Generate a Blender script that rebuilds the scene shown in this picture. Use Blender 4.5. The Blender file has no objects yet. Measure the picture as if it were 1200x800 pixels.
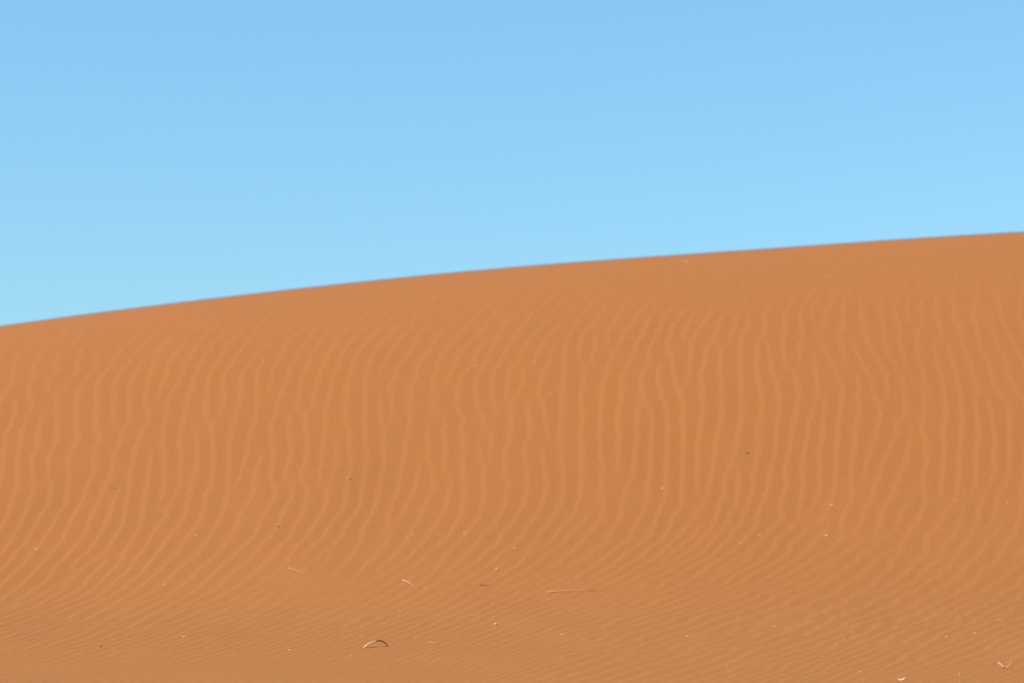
import bpy, bmesh, math, random
import numpy as np
from mathutils import Vector, Matrix

C = bpy.context.scene.collection
R = math.radians

# ------------------------------------------------------------------ camera, world, sun, exposure
scene = bpy.context.scene
CAM_Z = 1.5
HFOV = 20.0
IMG_W, IMG_H = 1200.0, 800.0                      # the photograph's pixels, for laying things out
FPX = IMG_W / (2 * math.tan(R(HFOV / 2)))
TILT = R(10.0)                                    # the apron climbs towards the dune, and the camera looks up along it
PITCH = TILT + math.atan(8.0 / FPX)

cam = bpy.data.cameras.new("camera")
cam.sensor_fit = 'HORIZONTAL'
cam.angle = R(HFOV)
cam.clip_start, cam.clip_end = 0.1, 20000
camo = bpy.data.objects.new("camera", cam)
C.objects.link(camo)
camo.location = (0, 0, CAM_Z)
camo.rotation_euler = (R(90) + PITCH, 0, 0)
cam.dof.use_dof = True
cam.dof.focus_distance = 13.4
cam.dof.aperture_fstop = 2.3
scene.camera = camo

SUN_EL, SUN_AZ = 43.0, 246.0                      # azimuth clockwise from the viewing direction (+Y): behind, to the left
world = bpy.data.worlds.new("World")
scene.world = world
world.use_nodes = True
wn = world.node_tree
bg = wn.nodes["Background"]
sky = wn.nodes.new("ShaderNodeTexSky")
sky.sky_type = 'NISHITA'
sky.sun_disc = False
sky.sun_elevation = R(SUN_EL)
sky.sun_rotation = R(SUN_AZ)
sky.altitude = 0
sky.air_density = 2.0
sky.dust_density = 0.0
sky.ozone_density = 10.0
wb = wn.nodes.new("ShaderNodeMix"); wb.data_type = 'RGBA'; wb.blend_type = 'MULTIPLY'      # white balance of the daylight
wb.inputs[0].default_value = 1.0
wb.inputs[7].default_value = (0.89, 1.053, 1.088, 1)
wn.links.new(sky.outputs[0], wb.inputs[6])
wn.links.new(wb.outputs[2], bg.inputs[0])
bg.inputs[1].default_value = 0.15

sun = bpy.data.lights.new("sun", 'SUN')
sun.energy = 3.2
sun.angle = R(0.53)
sun.color = (1.0, 0.95, 0.88)
suno = bpy.data.objects.new("sun", sun)
C.objects.link(suno)
d = Vector((math.sin(R(SUN_AZ)) * math.cos(R(SUN_EL)), math.cos(R(SUN_AZ)) * math.cos(R(SUN_EL)), math.sin(R(SUN_EL))))
suno.rotation_euler = d.to_track_quat('Z', 'Y').to_euler()
suno.location = (-10, -5, 12)

scene.view_settings.view_transform = 'Standard'
scene.view_settings.look = 'None'
scene.view_settings.exposure = 0.18
scene.view_settings.gamma = 1.0

# ------------------------------------------------------------------ the dune's smooth shape
rng = np.random.default_rng(11)
HX = np.array([-40., -16., -8., -5.4, -3.6, -1.8, 0., 1.8, 3.6, 5.4, 8., 16., 40.])     # crest height along the dune
HZ = np.array([0.2, 0.6, 1.16, 1.406, 1.707, 1.93, 2.129, 2.248, 2.389, 2.463, 2.6, 2.6, 1.6])

def cubic(xq, xs, ys):                            # smooth interpolation (Catmull-Rom style Hermite)
    xq = np.clip(xq, xs[0], xs[-1])
    m = np.gradient(ys, xs)
    i = np.clip(np.searchsorted(xs, xq) - 1, 0, len(xs) - 2)
    h = xs[i + 1] - xs[i]
    t = (xq - xs[i]) / h
    return ((2*t**3 - 3*t**2 + 1) * ys[i] + (t**3 - 2*t**2 + t) * h * m[i]
            + (-2*t**3 + 3*t**2) * ys[i + 1] + (t**3 - t**2) * h * m[i + 1])

HFX = np.arange(-40., 40.01, 0.05)
def brink(hz):                                    # the brink line, smoothed along its length
    k = np.exp(-0.5 * (np.arange(-60, 61) * 0.05 / 0.9) ** 2); k /= k.sum()
    f = cubic(HFX, HX, hz)
    return np.convolve(np.concatenate([np.full(60, f[0]), f, np.full(60, f[-1])]), k, 'valid')
HF = brink(HZ)

# slope of the windward face against distance: flat apron, concave toe, straight face, long rounded brink, lee side
PY = np.linspace(-60, 120, 7201)
def smooth(a, b, t):
    s = np.clip((t - a) / (b - a), 0, 1)
    return s * s * (3 - 2 * s)
_sl = smooth(14.2, 17.6, PY) * (1 - smooth(17.9, 21.6, PY) * 1.0)
_sl = _sl - 0.75 * smooth(21.8, 24.5, PY) * (1 - smooth(27.0, 31.0, PY))
_P = np.cumsum(_sl) * (PY[1] - PY[0])
_P /= _P.max()

def zsmooth(x, y):
    yy = y - 0.030 * x + 0.10 * np.sin(x * 0.55 + 0.8) * (1 - smooth(17, 20, y))          # the toe runs a little askew of the picture plane
    P = np.interp(yy, PY, _P)
    apron = 0.022 * np.clip(y - 10.0, -4, 12) * (1 - smooth(22, 30, y)) + 0.012 * np.sin(0.9 * x + 0.5 * y)
    z = apron + (np.interp(x, HFX, HF) - apron) * P
    z = z + 0.018 * np.sin(x * 0.8 + 1.3 * y + 0.6) * np.sin(0.45 * y + 0.3 * x) * smooth(11, 15, y) * (1 - smooth(17, 20, y))
    z = z + math.tan(TILT) * y
    far = smooth(30, 110, np.hypot(x, y))
    z = z * (1 - far) + far * (1.1 * np.sin(x * 0.021 + 1.0) * np.sin(y * 0.027 + 0.4) - 1.0 + 0.3 * np.sin(0.05 * x - 0.031 * y))
    return z

def project(x, y, z):
    cp, sp = math.cos(PITCH), math.sin(PITCH)
    dz = z - CAM_Z
    depth = y * cp + dz * sp
    return IMG_W / 2 + FPX * x / depth, IMG_H / 2 - FPX * (dz * cp - y * sp) / depth

# ------------------------------------------------------------------ wind ripples, as real relief
LAM = 0.112
X0, X1, Y0, Y1 = -6.6, 6.6, 9.5, 25.0             # finely meshed area
DX, DY = 0.0115, 0.026
gx = np.arange(X0, X1, DX)
gy = np.arange(Y0, Y1, DY)

# direction of the ripple crests as they lie on the dune, read off the photograph (degrees from picture-right)
AU = np.array([0., 200., 550., 750., 1000., 1160.])
AV = np.array([310., 340., 370., 400., 440., 480., 520., 560., 600., 640., 680., 720., 800.])
AT = np.array([[30, 32, 38, 50, 68, 79, 82, 78, 68, 54, 38, 20, 12],
               [30, 30, 36, 48, 72, 85, 86, 80, 68, 54, 38, 21, 13],
               [32, 34, 40, 52, 78, 93, 93, 84, 68, 50, 33, 22, 17],
               [32, 40, 56, 78, 92, 96, 95, 88, 66, 40, 24, 16, 16],
               [40, 62, 88, 100, 102, 92, 78, 72, 66, 42, 27, 24, 23],
               [50, 80, 104, 112, 110, 100, 90, 84, 78, 50, 30, 22, 20]], float)

def angle(u, v):
    u = np.clip(u, AU[0], AU[-1]); v = np.clip(v, AV[0], AV[-1])
    i = np.clip(np.searchsorted(AU, u) - 1, 0, len(AU) - 2)
    j = np.clip(np.searchsorted(AV, v) - 1, 0, len(AV) - 2)
    a = (u - AU[i]) / (AU[i + 1] - AU[i]); b = (v - AV[j]) / (AV[j + 1] - AV[j])
    a = a * a * (3 - 2 * a); b = b * b * (3 - 2 * b)
    return np.radians((AT[i, j] * (1 - a) + AT[i + 1, j] * a) * (1 - b) + (AT[i, j + 1] * (1 - a) + AT[i + 1, j + 1] * a) * b)

def lean(x, y):                                   # dx/dy of a ripple crest on the ground
    z = zsmooth(x, y); e = 0.01
    u, v = project(x, y, z)
    ux, vx = project(x + e, y, zsmooth(x + e, y))
    uy, vy = project(x, y + e, zsmooth(x, y + e))
    c = 1 / np.tan(angle(u, v))
    a, b = (ux - u) / e, (uy - u) / e
    p, q = -(vx - v) / e, -(vy - v) / e
    q = np.maximum(q, 6.0)
    den = a - c * p
    r = (c * q - b) / np.where(np.abs(den) < 20, 20, den)
    return np.clip(r, -0.5, 0.6)

def blur1(f, n, axis):
    k = np.hanning(2 * n + 3)[1:-1]; k /= k.sum()
    f = np.moveaxis(f, axis, -1)
    pad = np.concatenate([np.repeat(f[..., :1], n, -1), f, np.repeat(f[..., -1:], n, -1)], -1)
    o = sum(k[i] * pad[..., i:i + f.shape[-1]] for i in range(2 * n + 1))
    return np.moveaxis(o, -1, axis)

def psi_map():                                    # crest-following coordinate: constant along every ripple
    cx = np.arange(X0 - 3, X1 + 3, 0.08)
    yref = 18.0
    n_up = int((Y1 + 0.2 - yref) / 0.05); n_dn = int((yref - Y0 + 0.2) / 0.05)
    ys = yref + 0.05 * np.arange(-n_dn, n_up + 1)
    GX, GY = np.meshgrid(cx, ys)
    L = blur1(blur1(lean(GX, GY), 9, 0), 6, 1)
    psi = np.zeros_like(GX)
    psi[n_dn] = cx
    for k in range(n_dn + 1, len(ys)):
        psi[k] = np.interp(cx - 0.05 * L[k], cx, psi[k - 1])
    for k in range(n_dn - 1, -1, -1):
        psi[k] = np.interp(cx + 0.05 * L[k], cx, psi[k + 1])
    return cx, ys, psi

def bilinear(f, fx0, fdx, fy0, fdy, x, y):
    i = np.clip((x - fx0) / fdx, 0, f.shape[1] - 1.001); j = np.clip((y - fy0) / fdy, 0, f.shape[0] - 1.001)
    i0 = i.astype(int); j0 = j.astype(int); a = i - i0; b = j - j0
    return (f[j0, i0] * (1 - a) + f[j0, i0 + 1] * a) * (1 - b) + (f[j0 + 1, i0] * (1 - a) + f[j0 + 1, i0 + 1] * a) * b

def lowfreq(nx, ny, dx, dy, lx, ly):              # smooth random field, unit variance
    f = rng.standard_normal((ny, nx))
    kx = np.fft.fftfreq(nx, dx); ky = np.fft.fftfreq(ny, dy)
    g = np.exp(-0.5 * ((kx[None] * lx) ** 2 + (ky[:, None] * ly) ** 2) * 4)
    o = np.fft.ifft2(np.fft.fft2(f) * g).real
    return o / o.std()

def ripple_field():                               # a train of crests with forks and dying ends, grown from noise
    du, dv = 0.014, 0.05
    nu, nv = 1536, 384
    ku = np.fft.fftfreq(nu, du) * 2 * np.pi; kv = np.fft.fftfreq(nv, dv) * 2 * np.pi
    k0 = 2 * np.pi / LAM
    KU, KV = np.meshgrid(ku, kv)
    def filt(su, sv): return np.exp(-0.5 * ((KU - k0) / su) ** 2 - 0.5 * (KV / sv) ** 2)
    A = np.fft.ifft2(np.fft.fft2(rng.standard_normal((nv, nu)) + 1j * rng.standard_normal((nv, nu))) * filt(0.26 * k0, 8.0))
    A /= np.abs(A).mean()
    F = filt(0.32 * k0, 9.5)
    for _ in range(2):
        A = np.fft.ifft2(np.fft.fft2(A / (0.35 + np.abs(A))) * F)
        A /= np.abs(A).mean()
    amp = np.abs(A)
    u = np.arange(nu) * du
    wob = lowfreq(nu, nv, du, dv, 0.35, 0.25) * 0.42 + lowfreq(nu, nv, du, dv, 0.10, 0.12) * 0.20
    ph = np.angle(A) + wob
    return ph, amp / (amp + 0.35), du, dv

cx, pys, psi = psi_map()
GX, GY = np.meshgrid(gx, gy)
PSI = bilinear(psi, cx[0], cx[1] - cx[0], pys[0], 0.05, GX, GY)
ph, amp, du, dv = ripple_field()
u_per = ph.shape[1] * du
def train(scale):                                 # the ripple train, sampled on the fine mesh
    U = np.mod(PSI * scale + u_per / 2 + 3.7 * (scale - 1), u_per); V = np.mod((GY - Y0) * scale, ph.shape[0] * dv * 0.99)
    c = bilinear(np.cos(ph), 0, du, 0, dv, U, V); s_ = bilinear(np.sin(ph), 0, du, 0, dv, U, V)
    n = np.sqrt(c * c + s_ * s_) + 1e-6
    return c / n, s_ / n, bilinear(amp, 0, du, 0, dv, U, V)
cosf, sinf, AMP = train(1.0)
# the right foot of the slope is choppier: crests jog and break there
jog = 0.5 * lowfreq(gx.size, gy.size, DX, DY, 0.11, 0.13) * smooth(-0.6, 1.6, GX) * smooth(17.4, 15.6, GY)
cosf, sinf = cosf * np.cos(jog) - sinf * np.sin(jog), sinf * np.cos(jog) + cosf * np.sin(jog)
def profile(c, s_):                               # short steep side, long gentle one
    c2 = c * c - s_ * s_; s2 = 2 * s_ * c
    return s_ + 0.33 * s2 + 0.10 * (s_ * c2 + c * s2)
prof = profile(cosf, sinf) * AMP
# finer ripples on the flat apron at left and near the brink, taking over within half a metre
edgy = 0.25 * lowfreq(gx.size, gy.size, DX, DY, 0.4, 0.4)
fine = smooth(14.9, 14.3, GY + edgy + 0.42 * np.clip(GX + 1.2, 0, 9))
fine = np.maximum(fine, 0.8 * smooth(18.9, 19.9, GY + edgy))
c_, s_, a_ = train(1.32)
prof = prof * (1 - fine) + (0.68 + 0.28 * smooth(15.0, 14.0, GY)) * profile(c_, s_) * a_ * fine
big = lowfreq(gx.size, gy.size, DX, DY, 2.2, 1.6)
S = zsmooth(GX, GY)
UU, VV = project(GX, GY, S)
RIP_H = 0.0023
amp_loc = 1.0 + 0.07 * np.clip(big, -2, 2)
amp_loc *= (1 - 0.34 * smooth(18.4, 19.4, GY))
amp_loc *= 1 + 0.35 * smooth(15.6, 14.2, GY)
amp_loc *= 1 - 0.28 * smooth(1.0, 2.6, GX) * smooth(17.4, 18.4, GY)
# a scuffed, wind-smoothed patch at the foot of the slope, left of the middle
patch = np.exp(-((UU - 365) / 62) ** 2 - ((VV - 685) / 24) ** 2)
amp_loc *= 1 - 0.75 * patch
edge = smooth(X0, X0 + 0.8, GX) * smooth(X1, X1 - 0.8, GX) * smooth(Y0, Y0 + 0.8, GY) * smooth(Y1, Y1 - 1.0, GY)
REL = RIP_H * prof * amp_loc
REL += 0.0022 * (1 - smooth(18.5, 20, GY)) * lowfreq(gx.size, gy.size, DX, DY, 0.5, 0.6) + 0.00022 * lowfreq(gx.size, gy.size, DX, DY, 0.05, 0.08)
REL *= edge

# nonuniform grid: fine where the camera looks, stretching out to the horizon
def stretch(a, step, end, grow):
    o = []
    while abs(a - end) > 1e-6:
        step *= grow
        a = a + math.copysign(step, end - a)
        if len(o) > 400 or abs(a) > abs(end) and (a > 0) == (end > 0): a = end
        o.append(a)
    return o
xs = np.array(stretch(gx[0], DX, -6000., 1.16)[::-1] + list(gx) + stretch(gx[-1], DX, 6000., 1.16))
ys = np.array(stretch(gy[0], DY, -6000., 1.16)[::-1] + list(gy) + stretch(gy[-1], DY, 6000., 1.16))
ix0 = int(np.argmin(abs(xs - gx[0]))); iy0 = int(np.argmin(abs(ys - gy[0])))
MX, MY = np.meshgrid(xs, ys)
MZ = zsmooth(MX, MY)
MZ[iy0:iy0 + gy.size, ix0:ix0 + gx.size] += REL

def ground(x, y):                                 # height of the finished sand
    z = float(zsmooth(np.float64(x), np.float64(y)))
    return z + float(bilinear(REL, gx[0], DX, gy[0], DY, np.array([x]), np.array([y]))[0])

def at(u, v):                                     # the spot on the sand seen at a pixel of the photograph
    cp, sp = math.cos(PITCH), math.sin(PITCH)
    a = (u - IMG_W / 2) / FPX; b = (IMG_H / 2 - v) / FPX
    dirv = np.array([a, cp - b * sp, sp + b * cp])
    t = np.arange(9.0, 24.0, 0.01)
    px, py, pz = dirv[0] * t, dirv[1] * t, CAM_Z + dirv[2] * t
    h = pz - zsmooth(px, py)
    k = np.where(h < 0)[0]
    if len(k) == 0: k = [int(np.argmin(h))]
    k = k[0]
    return float(px[k]), float(py[k])

# ------------------------------------------------------------------ materials
def nodes(name):
    m = bpy.data.materials.new(name); m.use_nodes = True
    nt = m.node_tree
    return m, nt, nt.nodes["Principled BSDF"]

def N(nt, kind, **kw):
    nd = nt.nodes.new(kind)
    for k, v in kw.items():
        if hasattr(nd, k): setattr(nd, k, v)
        else: nd.inputs[k].default_value = v
    return nd

def mix(nt, fac, a, b, mode='MIX'):
    nd = nt.nodes.new("ShaderNodeMix"); nd.data_type = 'RGBA'; nd.blend_type = mode
    for sock, val in ((nd.inputs[0], fac), (nd.inputs[6], a), (nd.inputs[7], b)):
        if hasattr(val, 'is_linked'): nt.links.new(val, sock)
        else: sock.default_value = val
    return nd.outputs[2]

def ramp(nt, src, lo, hi):
    nd = nt.nodes.new("ShaderNodeMapRange"); nd.interpolation_type = 'SMOOTHSTEP'
    nd.inputs[1].default_value, nd.inputs[2].default_value = lo, hi
    nt.links.new(src, nd.inputs[0])
    return nd.outputs[0]

def sand_material():
    m, nt, bs = nodes("red_sand")
    L = nt.links.new
    tc = nt.nodes.new("ShaderNodeNewGeometry").outputs["Position"]
    def noise(scale, detail=2.0, rough=0.5, stretch=None):
        nd = N(nt, "ShaderNodeTexNoise"); nd.inputs["Scale"].default_value = scale
        nd.inputs["Detail"].default_value = detail; nd.inputs["Roughness"].default_value = rough
        src = tc
        if stretch:
            mp = nt.nodes.new("ShaderNodeMapping"); mp.inputs["Scale"].default_value = stretch
            L(tc, mp.inputs["Vector"]); src = mp.outputs[0]
        L(src, nd.inputs["Vector"])
        return nd.outputs["Fac"]
    sep = nt.nodes.new("ShaderNodeSeparateXYZ"); L(tc, sep.inputs[0])
    # the apron at the dune's foot carries paler, less iron-stained sand; the change follows the toe raggedly
    add = N(nt, "ShaderNodeMath", operation='MULTIPLY_ADD'); L(noise(0.9, 3), add.inputs[0])
    add.inputs[1].default_value = 2.2; L(sep.outputs[1], add.inputs[2])
    toe = ramp(nt, add.outputs[0], 15.0, 18.2)
    col = mix(nt, toe, APRON, FACE)
    col = mix(nt, ramp(nt, noise(0.7, 3), 0.42, 0.68), col, (0.985, 1.0, 1.015, 1), 'MULTIPLY')
    col = mix(nt, ramp(nt, noise(7.0, 4, 0.6), 0.35, 0.75), col, (1.012, 1.0, 0.98, 1), 'MULTIPLY')
    col = mix(nt, ramp(nt, noise(75.0, 3, 0.75), 0.32, 0.68), mix(nt, 1.0, col, (0.955, 0.955, 0.955, 1), 'MULTIPLY'), mix(nt, 1.0, col, (1.045, 1.045, 1.045, 1), 'MULTIPLY'))
    gr = noise(260.0, 3, 0.7)
    col = mix(nt, ramp(nt, gr, 0.30, 0.70), mix(nt, 1.0, col, (0.90, 0.89, 0.88, 1), 'MULTIPLY'), mix(nt, 1.0, col, (1.09, 1.10, 1.12, 1), 'MULTIPLY'))
    L(col, bs.inputs["Base Color"])
    bs.inputs["Roughness"].default_value = 0.95
    bs.inputs["Specular IOR Level"].default_value = 0.12
    bp = nt.nodes.new("ShaderNodeBump"); bp.inputs["Strength"].default_value = 0.35; bp.inputs["Distance"].default_value = 0.002
    L(noise(150.0, 3, 0.65), bp.inputs["Height"])
    L(bp.outputs[0], bs.inputs["Normal"])
    return m

FACE = (0.537, 0.173, 0.0410, 1)
APRON = (0.543, 0.184, 0.0425, 1)

def plain(name, c, rough=0.7, var=0.15, scale=60):
    m, nt, bs = nodes(name)
    tc = nt.nodes.new("ShaderNodeTexCoord")
    nz = N(nt, "ShaderNodeTexNoise"); nz.inputs["Scale"].default_value = scale; nz.inputs["Detail"].default_value = 3
    nt.links.new(tc.outputs["Object"], nz.inputs["Vector"])
    col = mix(nt, nz.outputs["Fac"], tuple(x * (1 - var) for x in c) + (1,), tuple(min(1, x * (1 + var)) for x in c) + (1,))
    nt.links.new(col, bs.inputs["Base Color"])
    bs.inputs["Roughness"].default_value = rough
    return m

SAND = sand_material()
STRAW = plain("dry_straw", (0.70, 0.46, 0.21))
PALE = plain("bleached_straw", (0.78, 0.56, 0.27))
CHAFF = plain("sandy_chaff", (0.74, 0.44, 0.20))
BARK = plain("weathered_twig", (0.36, 0.17, 0.055))
TWIG_SHADE = plain("twig_and_shaded_blade", (0.17, 0.075, 0.022))  # dark brown of the twigs, also the painted-in shade on the arched blade
DARK = plain("dark_pebble", (0.11, 0.055, 0.03))
PEB = plain("pale_pebble", (0.80, 0.60, 0.36))
GRIT = plain("coarse_grit", (0.70, 0.40, 0.20))

# ------------------------------------------------------------------ the sand sheet
def grid_mesh(name, X, Y, Z):
    ny, nx = X.shape
    me = bpy.data.meshes.new(name)
    me.vertices.add(nx * ny)
    me.vertices.foreach_set("co", np.stack([X, Y, Z], -1).astype(np.float32).ravel())
    idx = np.arange(nx * ny).reshape(ny, nx)
    q = np.stack([idx[:-1, :-1], idx[:-1, 1:], idx[1:, 1:], idx[1:, :-1]], -1).reshape(-1, 4)
    me.loops.add(q.size); me.polygons.add(len(q))
    me.loops.foreach_set("vertex_index", q.ravel().astype(np.int32))
    me.polygons.foreach_set("loop_start", (np.arange(len(q)) * 4).astype(np.int32))
    me.update(calc_edges=True)
    me.polygons.foreach_set("use_smooth", np.ones(len(q), bool))
    return me

dune = bpy.data.objects.new("sand_dune", grid_mesh("sand_dune", MX, MY, MZ))
dune.data.materials.append(SAND)
dune["kind"] = "structure"
dune["label"] = "orange sand dune with wind ripples running up its face"
C.objects.link(dune)

# ------------------------------------------------------------------ wind-blown bits lying on the sand
rnd = random.Random(5)

def tag(o, label, cat, group=None):
    o["label"] = label; o["category"] = cat
    if group: o["group"] = group
    return o

def link(name, bm, mat, loc=(0, 0, 0), parent=None, flat=False):
    me = bpy.data.meshes.new(name)
    bmesh.ops.recalc_face_normals(bm, faces=bm.faces)
    bm.to_mesh(me); bm.free()
    if not flat:
        me.polygons.foreach_set("use_smooth", [True] * len(me.polygons))
    me.materials.append(mat)
    o = bpy.data.objects.new(name, me)
    C.objects.link(o); o.location = loc
    if parent: o.parent = parent
    return o

def spot(u, v, h=0.0):
    x, y = at(u, v)
    return Vector((x, y, ground(x, y) + h))

def tube(bm, pts, radii, sides=7, squash=0.75):
    rings = []
    for i, p in enumerate(pts):
        t = (pts[min(i + 1, len(pts) - 1)] - pts[max(i - 1, 0)]).normalized()
        a = t.cross(Vector((0, 0, 1)))
        a = a.normalized() if a.length > 1e-3 else Vector((1, 0, 0))
        b = t.cross(a).normalized()
        rings.append([bm.verts.new(p + (a * math.cos(2 * math.pi * k / sides) + b * squash * math.sin(2 * math.pi * k / sides)) * radii[i]) for k in range(sides)])
    for r0, r1 in zip(rings, rings[1:]):
        for k in range(sides):
            bm.faces.new((r0[k], r0[(k + 1) % sides], r1[(k + 1) % sides], r1[k]))
    bm.faces.new(rings[0][::-1]); bm.faces.new(rings[-1])

def stalk_mesh(ctrl, r, base, taper=0.45, jitter=0.25):   # ctrl: world points; a dry stem with nodes and slight kinks
    pts = []
    n = 5
    for a, b in zip(ctrl, ctrl[1:]):
        for k in range(n): pts.append(a.lerp(b, k / n))
    pts.append(ctrl[-1].copy())
    if len(ctrl) > 2:
        for _ in range(2):
            pts = [pts[0]] + [(pts[i - 1] + pts[i] * 2 + pts[i + 1]) / 4 for i in range(1, len(pts) - 1)] + [pts[-1]]
    m = len(pts) - 1
    rad = []
    for i, p in enumerate(pts):
        f = i / m
        rad.append(r * (1 - (1 - taper) * f) * (1 + rnd.uniform(-0.12, 0.12)) * (1.22 if i in (m // 3, 2 * m // 3) else 1) * (0.55 if i in (0, m) else 1))
        p += Vector((rnd.uniform(-1, 1), rnd.uniform(-1, 1), rnd.uniform(-0.4, 0.6))) * r * jitter
    bm = bmesh.new()
    tube(bm, [p - base for p in pts], rad)
    return bm

def straw(name, label, cat, px, r, mat, group=None, taper=0.45):
    pts = [spot(u, v, h + r * 0.55) for u, v, h in px]
    base = spot(px[0][0], px[0][1])
    return tag(link(name, stalk_mesh(pts, r, base, taper), mat, base), label, cat, group)

def chip(label, u, v, size, mat, name="straw_chip", cat="straw chip", group=None, ang=None):
    # a torn, curled flake of straw: a thin cupped strip with ragged ends
    ang = rnd.uniform(-0.6, 0.6) if ang is None else ang
    L, W, T = size, size * rnd.uniform(0.34, 0.5), size * 0.07
    curl = rnd.uniform(0.2, 0.5)
    bm = bmesh.new()
    n, m = 6, 3
    top, bot = [], []
    for i in range(n + 1):
        s = i / n * 2 - 1
        w = W * (1 - 0.55 * s * s) * rnd.uniform(0.85, 1.1)
        rt, rb = [], []
        for j in range(m + 1):
            q = j / m * 2 - 1
            p = Vector((s * L / 2 + rnd.uniform(-1, 1) * L * 0.03, q * w / 2, L * 0.12 + curl * L * 0.5 * (s * s * 0.7 - 0.25) + W * 0.45 * q * q * curl))
            rt.append(bm.verts.new(p + Vector((0, 0, T)))); rb.append(bm.verts.new(p))
        top.append(rt); bot.append(rb)
    for i in range(n):
        for j in range(m):
            bm.faces.new((top[i][j], top[i + 1][j], top[i + 1][j + 1], top[i][j + 1]))
            bm.faces.new((bot[i][j], bot[i][j + 1], bot[i + 1][j + 1], bot[i + 1][j]))
        bm.faces.new((top[i][0], bot[i][0], bot[i + 1][0], top[i + 1][0]))
        bm.faces.new((top[i][m], top[i + 1][m], bot[i + 1][m], bot[i][m]))
    for i in (0, n):
        for j in range(m):
            bm.faces.new((top[i][j], top[i][j + 1], bot[i][j + 1], bot[i][j]))
    # lie it on the slope, tipped a little towards the light
    p = spot(u, v)
    e = 0.03
    nrm = Vector((-(zsmooth(p.x + e, p.y) - zsmooth(p.x - e, p.y)) / (2 * e), -(zsmooth(p.x, p.y + e) - zsmooth(p.x, p.y - e)) / (2 * e), 1)).normalized()
    tilt = Matrix.Rotation(rnd.uniform(0.15, 0.5), 4, 'X') @ Matrix.Rotation(rnd.uniform(-0.3, 0.2), 4, 'Y')
    q = Vector((0, 0, 1)).rotation_difference(nrm).to_matrix().to_4x4()
    bmesh.ops.transform(bm, matrix=q @ Matrix.Rotation(ang, 4, 'Z') @ tilt, verts=bm.verts)
    low = min(v_.co.z + (nrm.x * v_.co.x + nrm.y * v_.co.y) / nrm.z for v_ in bm.verts)
    return tag(link(name, bm, mat, p - Vector((0, 0, low + size * 0.05))), label, cat, group)

def pebble(label, u, v, size, mat, group=None, name="pebble", cat="pebble"):
    bm = bmesh.new()
    bmesh.ops.create_icosphere(bm, subdivisions=2, radius=size / 2)
    sx, sy, sz = rnd.uniform(1.0, 1.3), rnd.uniform(0.8, 1.0), rnd.uniform(0.65, 0.85)
    k = [Vector((rnd.gauss(0, 1), rnd.gauss(0, 1), rnd.gauss(0, 1))).normalized() for _ in range(5)]
    for w in bm.verts:
        dn = w.co.normalized()
        f = 1 + 0.10 * sum(math.sin(3 * dn.dot(a) + i) for i, a in enumerate(k)) / 2
        for a in k[:3]:
            if dn.dot(a) > 0.72: f *= 0.72 / dn.dot(a)
        w.co = Vector((dn.x * sx, dn.y * sy, dn.z * sz)) * (size / 2 * f)
    bmesh.ops.rotate(bm, matrix=Matrix.Rotation(rnd.uniform(0, 6), 3, 'Z'), verts=bm.verts)
    p = spot(u, v)
    return tag(link(name, bm, mat, p + Vector((0, 0, size * 0.22))), label, cat, group)

def empty(name, loc, label, cat):
    o = bpy.data.objects.new(name, None); C.objects.link(o); o.location = loc
    o.empty_display_size = 0.05
    return tag(o, label, cat)

def part_stalk(name, px, r, mat, root, taper=0.45):
    pts = [spot(u, v, h + r * 0.5) for u, v, h in px]
    return link(name, stalk_mesh(pts, r, root.location, taper), mat, (0, 0, 0), root)

# the arched dry blade low in the picture, left of the middle: its sunny half pale, its far half coloured dark to stand for shade
b = empty("bent_grass_blade", spot(440, 757), "arched dry grass blade, half pale and half coloured dark as shade, standing over the flat sand", "grass blade")
part_stalk("pale_blade", [(426, 759, 0.0), (433, 758, 0.014), (441, 757.5, 0.027)], 0.0055, PALE, b, 0.8)
part_stalk("twig_and_shaded_blade", [(440.5, 757.5, 0.027), (447, 757.3, 0.025), (452, 757.2, 0.013), (454.5, 757.2, 0.0)], 0.0048, TWIG_SHADE, b, 0.7)

straw("dry_straw", "short pale straw slanting on the smooth patch at the slope's foot", "straw", [(338, 666.5, 0.004), (347, 669.5, 0.003), (358, 671.5, 0.0)], 0.0030, STRAW)
straw("dry_straw", "pale straw leaning up out of the sand beside a crumb at its lower end", "straw", [(471, 681.5, 0.012), (478, 684, 0.006), (486, 687, 0.0)], 0.0031, PALE)
straw("dry_straw", "longest straw, lying level on the sand right of the two pale pebbles", "straw", [(640, 693.5, 0.004), (664, 693.0, 0.006), (688, 692, 0.006)], 0.0031, PALE)
straw("dry_straw", "thin faded straw just above the right end of the longest straw", "straw", [(673, 677.5, 0.002), (687, 677.2, 0.002)], 0.0022, STRAW)
straw("dry_straw", "faint thin straw lying level right of the arched grass blade", "straw", [(500, 753.5, 0.002), (510, 754.2, 0.003), (521, 754, 0.002)], 0.0021, STRAW)
straw("dry_straw", "short faded straw lying below the arched grass blade", "straw", [(427, 768, 0.002), (437, 767.5, 0.002)], 0.0022, STRAW)
straw("dry_straw", "stub of straw standing upright in the sand above the pebble with a dark shadow", "straw", [(577, 711, 0.0), (577.4, 711, 0.024)], 0.0028, STRAW)
straw("dry_straw", "stub of straw standing upright right of the arched grass blade", "straw", [(487.5, 750, 0.0), (488, 750, 0.018)], 0.0030, STRAW)
straw("dry_straw", "tall thin straw standing upright at the bottom right of the photo", "straw", [(1125, 802, 0.0), (1125.4, 802, 0.03), (1124.6, 802, 0.055)], 0.0026, STRAW)
straw("dry_straw", "thin faded straw lying level near the right edge, above the forked straw", "straw", [(1166, 726.8, 0.002), (1181, 727.4, 0.002)], 0.0020, STRAW)
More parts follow.
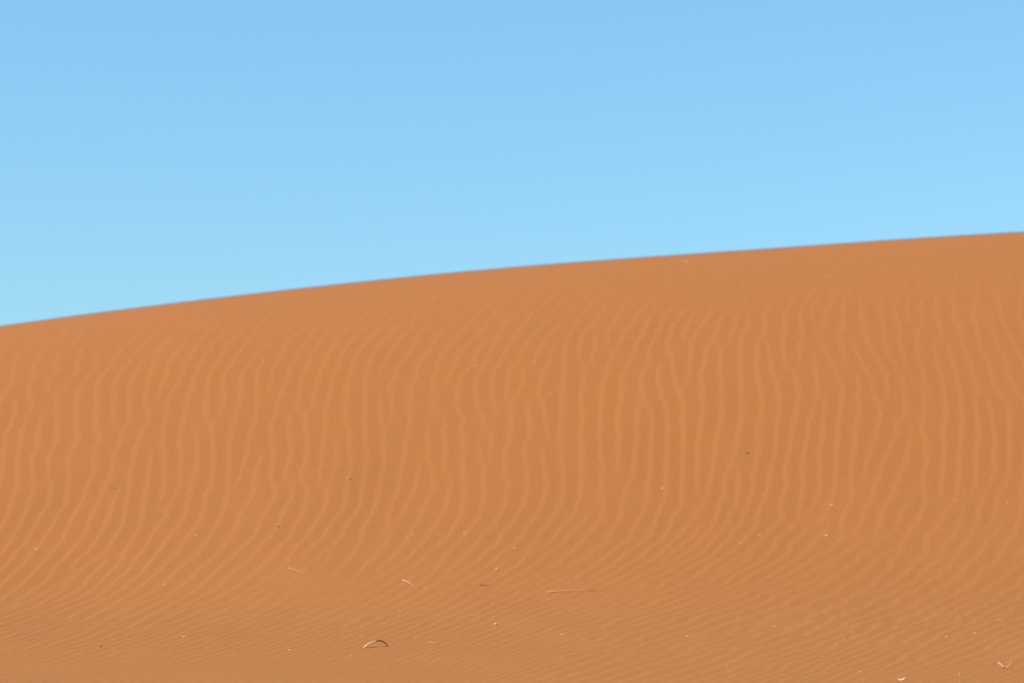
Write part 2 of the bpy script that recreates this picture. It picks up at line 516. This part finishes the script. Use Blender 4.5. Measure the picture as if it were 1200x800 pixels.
straw("twig", "dark brown twig lying between the two pale pebbles and the leaning straw", "twig", [(562, 686, 0.001), (567, 686.3, 0.003), (573, 686.6, 0.002)], 0.0026, TWIG_SHADE)
straw("twig", "brown twig lying low among the ripples on the left of the face", "twig", [(128, 570.5, 0.001), (137, 572.5, 0.003)], 0.0024, BARK)
straw("twig", "dark stem on the sand at the right end of the longest straw", "twig", [(691, 692, 0.001), (701, 691.6, 0.002)], 0.0020, TWIG_SHADE)

f = empty("forked_straw", spot(1178, 782), "forked dry straw with two pale arms at the bottom right corner", "straw")
part_stalk("straw_arm", [(1178, 782, 0.0), (1173.5, 782, 0.014), (1169.5, 781.5, 0.022)], 0.0046, PALE, f, 0.8)
part_stalk("straw_arm", [(1178.6, 782, 0.0), (1182, 782, 0.010), (1185.5, 781.5, 0.021)], 0.0036, STRAW, f, 0.7)

pebble("bright pale pebble on the sand above the dark twig", 582, 669, 0.0155, PEB)
pebble("pale pebble with a dark shadow at its right, below the upright stub of straw", 581, 731, 0.0170, PEB)
pebble("single dark pebble on the bare sand at the foot of the left slope", 326, 617.5, 0.0120, DARK)
pebble("small dark pebble on the flat sand in the bottom left corner", 118.5, 757.5, 0.0110, DARK)
pebble("dark pebble lodged between ripples just below a pale chip, right of the middle", 876, 531.5, 0.0140, DARK)
pebble("dark pebble tucked under a pale chip in the middle left of the face", 410, 562, 0.0110, DARK)
pebble("dark little pebble at the lower tip of the leaning straw", 491, 689, 0.0080, DARK)

chip("curled pale leaf at the bottom edge, left of the tall upright straw", 1057.5, 797, 0.034, PALE, "curled_leaf", "leaf", ang=-0.25)
G = "pale straw chips scattered over the dune"
for u, v, sz, lab in [
    (498, 689, .015, "flat chip lying just beyond the lower end of the leaning straw"),
    (659, 743, .013, "bright chip alone on the flat sand below the longest straw"),
    (215, 746.5, .016, "bright chip on the flat sand at bottom left, above the small dark pebble's level"),
    (339, 761, .015, "bright chip at the bottom, left of the arched grass blade"),
    (193, 685, .013, "bright little chip among the slanting ripples at the left foot of the slope"),
    (229, 627.5, .012, "chip on a slanting ripple left of the single dark pebble"),
    (197, 604.5, .013, "chip left of and above the dark pebble, where ripples start to bend"),
    (317, 630, .009, "crumb just below the single dark pebble"),
    (43, 643.5, .016, "faded chip near the left edge where the ripples bend over"),
    (27, 691.5, .013, "faded chip nearest the left edge, low on the slope's foot"),
    (209, 668, .009, "tiny chip above the bright little chip on the left foot of the slope"),
    (468, 717.5, .012, "small chip above and right of the arched grass blade"),
    (451, 731.5, .011, "small chip right above the arched grass blade"),
    (537, 735, .010, "tiny chip left of the pebble with a dark shadow"),
    (484, 627.5, .013, "chip above the leaning straw where the ripples fade"),
    (544, 625, .013, "pale chip above and left of the bright pale pebble"),
    (603, 643.5, .012, "thin chip above and right of the bright pale pebble"),
    (335, 780, .008, "tiny crumb at the bottom under the chip left of the arched blade"),
    (411, 768, .010, "pale crumb below and left of the arched grass blade"),
    (710, 697, .009, "faint chip right of the dark stem by the longest straw"),
    (408, 560, .012, "pale chip resting on a dark pebble in the middle left of the face"),
    (776, 572.5, .016, "bright chip among the ripples right of the middle, below the face's centre"),
    (755, 567, .008, "tiny crumb at the left of the bright chip below the face's centre"),
    (877, 529, .012, "pale chip just above the lodged dark pebble right of the middle"),
    (968, 627.5, .021, "largest pale chip on the right half of the face, with a crumb beside it"),
    (974, 591.5, .018, "pale chip directly above the largest chip on the right half"),
    (890, 626, .013, "faded chip left of the largest chip on the right half"),
    (867, 636, .012, "bright chip lower left of the largest chip on the right half"),
    (1130, 575, .011, "bright chip on a ripple near the right edge, uppermost of three"),
    (1119, 586.5, .014, "faded chip near the right edge, left one of three"),
    (1180, 588.5, .013, "bright chip nearest the right edge, halfway down the face"),
    (1079, 607, .009, "tiny chip lower left of the three near the right edge"),
    (1070, 671, .010, "faint chip where the face meets the flat sand, right side"),
    (1019, 682, .009, "faint chip left of and below the one where the face meets the flat sand"),
    (907, 733.5, .012, "pale chip alone on the flat sand right of the middle"),
    (805, 744.5, .014, "pale chip on the flat sand below the middle of the right half"),
    (989, 747, .010, "left one of two chips close together on the flat sand at right"),
    (999, 747.5, .010, "right one of two chips close together on the flat sand at right"),
    (1109, 745, .013, "bright chip on the flat sand below the level thin straw at right"),
    (1142, 740, .012, "faded chip right of and above the bright one on the flat sand at right"),
    (964, 769.5, .011, "faint chip near the bottom, below the two close together"),
    (852, 779.5, .010, "faint chip near the bottom, left of the bottom right group"),
    (1007, 786, .013, "bright chip near the bottom edge, left of the curled leaf"),
    (935, 538, .009, "tiny chip on the rippled face right of the lodged dark pebble"),
    (945, 545.5, .008, "tiny speck of straw just below right of the one beside the lodged pebble"),
    (825, 505, .008, "tiny chip above and left of the lodged dark pebble"),
    (905, 440.5, .013, "bright chip between ripples on the upper right face"),
    (943, 412, .011, "chip above the bright one on the upper right face"),
    (1041, 438.5, .014, "bright chip below a faint one, high on the right face"),
    (1047, 423, .011, "faint chip just above the bright one high on the right face"),
    (1077, 388.5, .015, "pale chip highest among those on the right shoulder"),
    (1173, 358.5, .011, "thin chip near the right edge just below the crest"),
    (970, 323.5, .014, "bright chip close under the crest at right"),
    (947, 347.5, .012, "faint chip below the bright one close under the crest"),
    (804, 307, .020, "widest pale chip close under the skyline, right of the middle"),
    (933, 292.5, .020, "faded wide chip right on the skyline at right"),
    (1032, 485.5, .011, "chip on a ripple crest in the middle of the right face"),
    (997, 487, .010, "chip left of the one on the ripple crest in the middle of the right face"),
    (557, 427.5, .014, "brightest of three chips in a slanting row, upper middle of the face"),
    (548, 434.5, .011, "middle one of three chips in a slanting row on the upper face"),
    (530, 453.5, .011, "lowest of three chips in a slanting row on the upper face"),
    (487, 436, .009, "tiny chip left of the three in a slanting row"),
    (620, 377, .012, "chip alone high under the crest, above the slanting row of three"),
    (707, 388, .010, "left one of three faint chips spread level, upper middle right"),
    (741, 394.5, .014, "middle one of three faint chips spread level, upper middle right"),
    (768, 388.5, .013, "right one of three faint chips spread level, upper middle right"),
    (797, 460.5, .016, "chip amid forking ripples right of the middle of the face"),
    (645, 460.5, .013, "chip at the top of a short ripple in the middle of the face"),
    (402, 451, .010, "chip on the face above the pebble-and-chip pair, middle left"),
    (228, 457.5, .012, "bright chip on a ripple of the upper left face"),
    (289, 481.5, .011, "faint chip right of and below the bright one on the upper left face"),
    (180, 553.5, .012, "faint chip right of and above the brown twig on the left face"),
]:
    bold = "bright" in lab or "pale" in lab or "largest" in lab
    chip(lab, u, v, sz * 0.92, (STRAW if bold else CHAFF) if v < 520 else PALE if bold else STRAW, group=G)

# coarse grains and chaff finer than a pixel or two, past counting
bm = bmesh.new()
for _ in range(2600):
    u = rnd.uniform(-40, 1240); v = 800 - 500 * rnd.random() ** 0.85 + 10
    if v < 312 + (600 - u) * 0.09 + 6: continue
    p = spot(u, v); s = rnd.choice((0.0012, 0.0016, 0.0016, 0.0022, 0.003))
    q = [Vector((rnd.uniform(-1, 1), rnd.uniform(-1, 1), rnd.uniform(0.2, 1))) * s for _ in range(3)] + [Vector((0, 0, -s))]
    w = [bm.verts.new(p + k) for k in q]
    for i in ((0, 1, 2), (0, 1, 3), (1, 2, 3), (0, 2, 3)): bm.faces.new([w[k] for k in i])
grit = link("coarse_grit", bm, GRIT, flat=True)
grit["kind"] = "stuff"
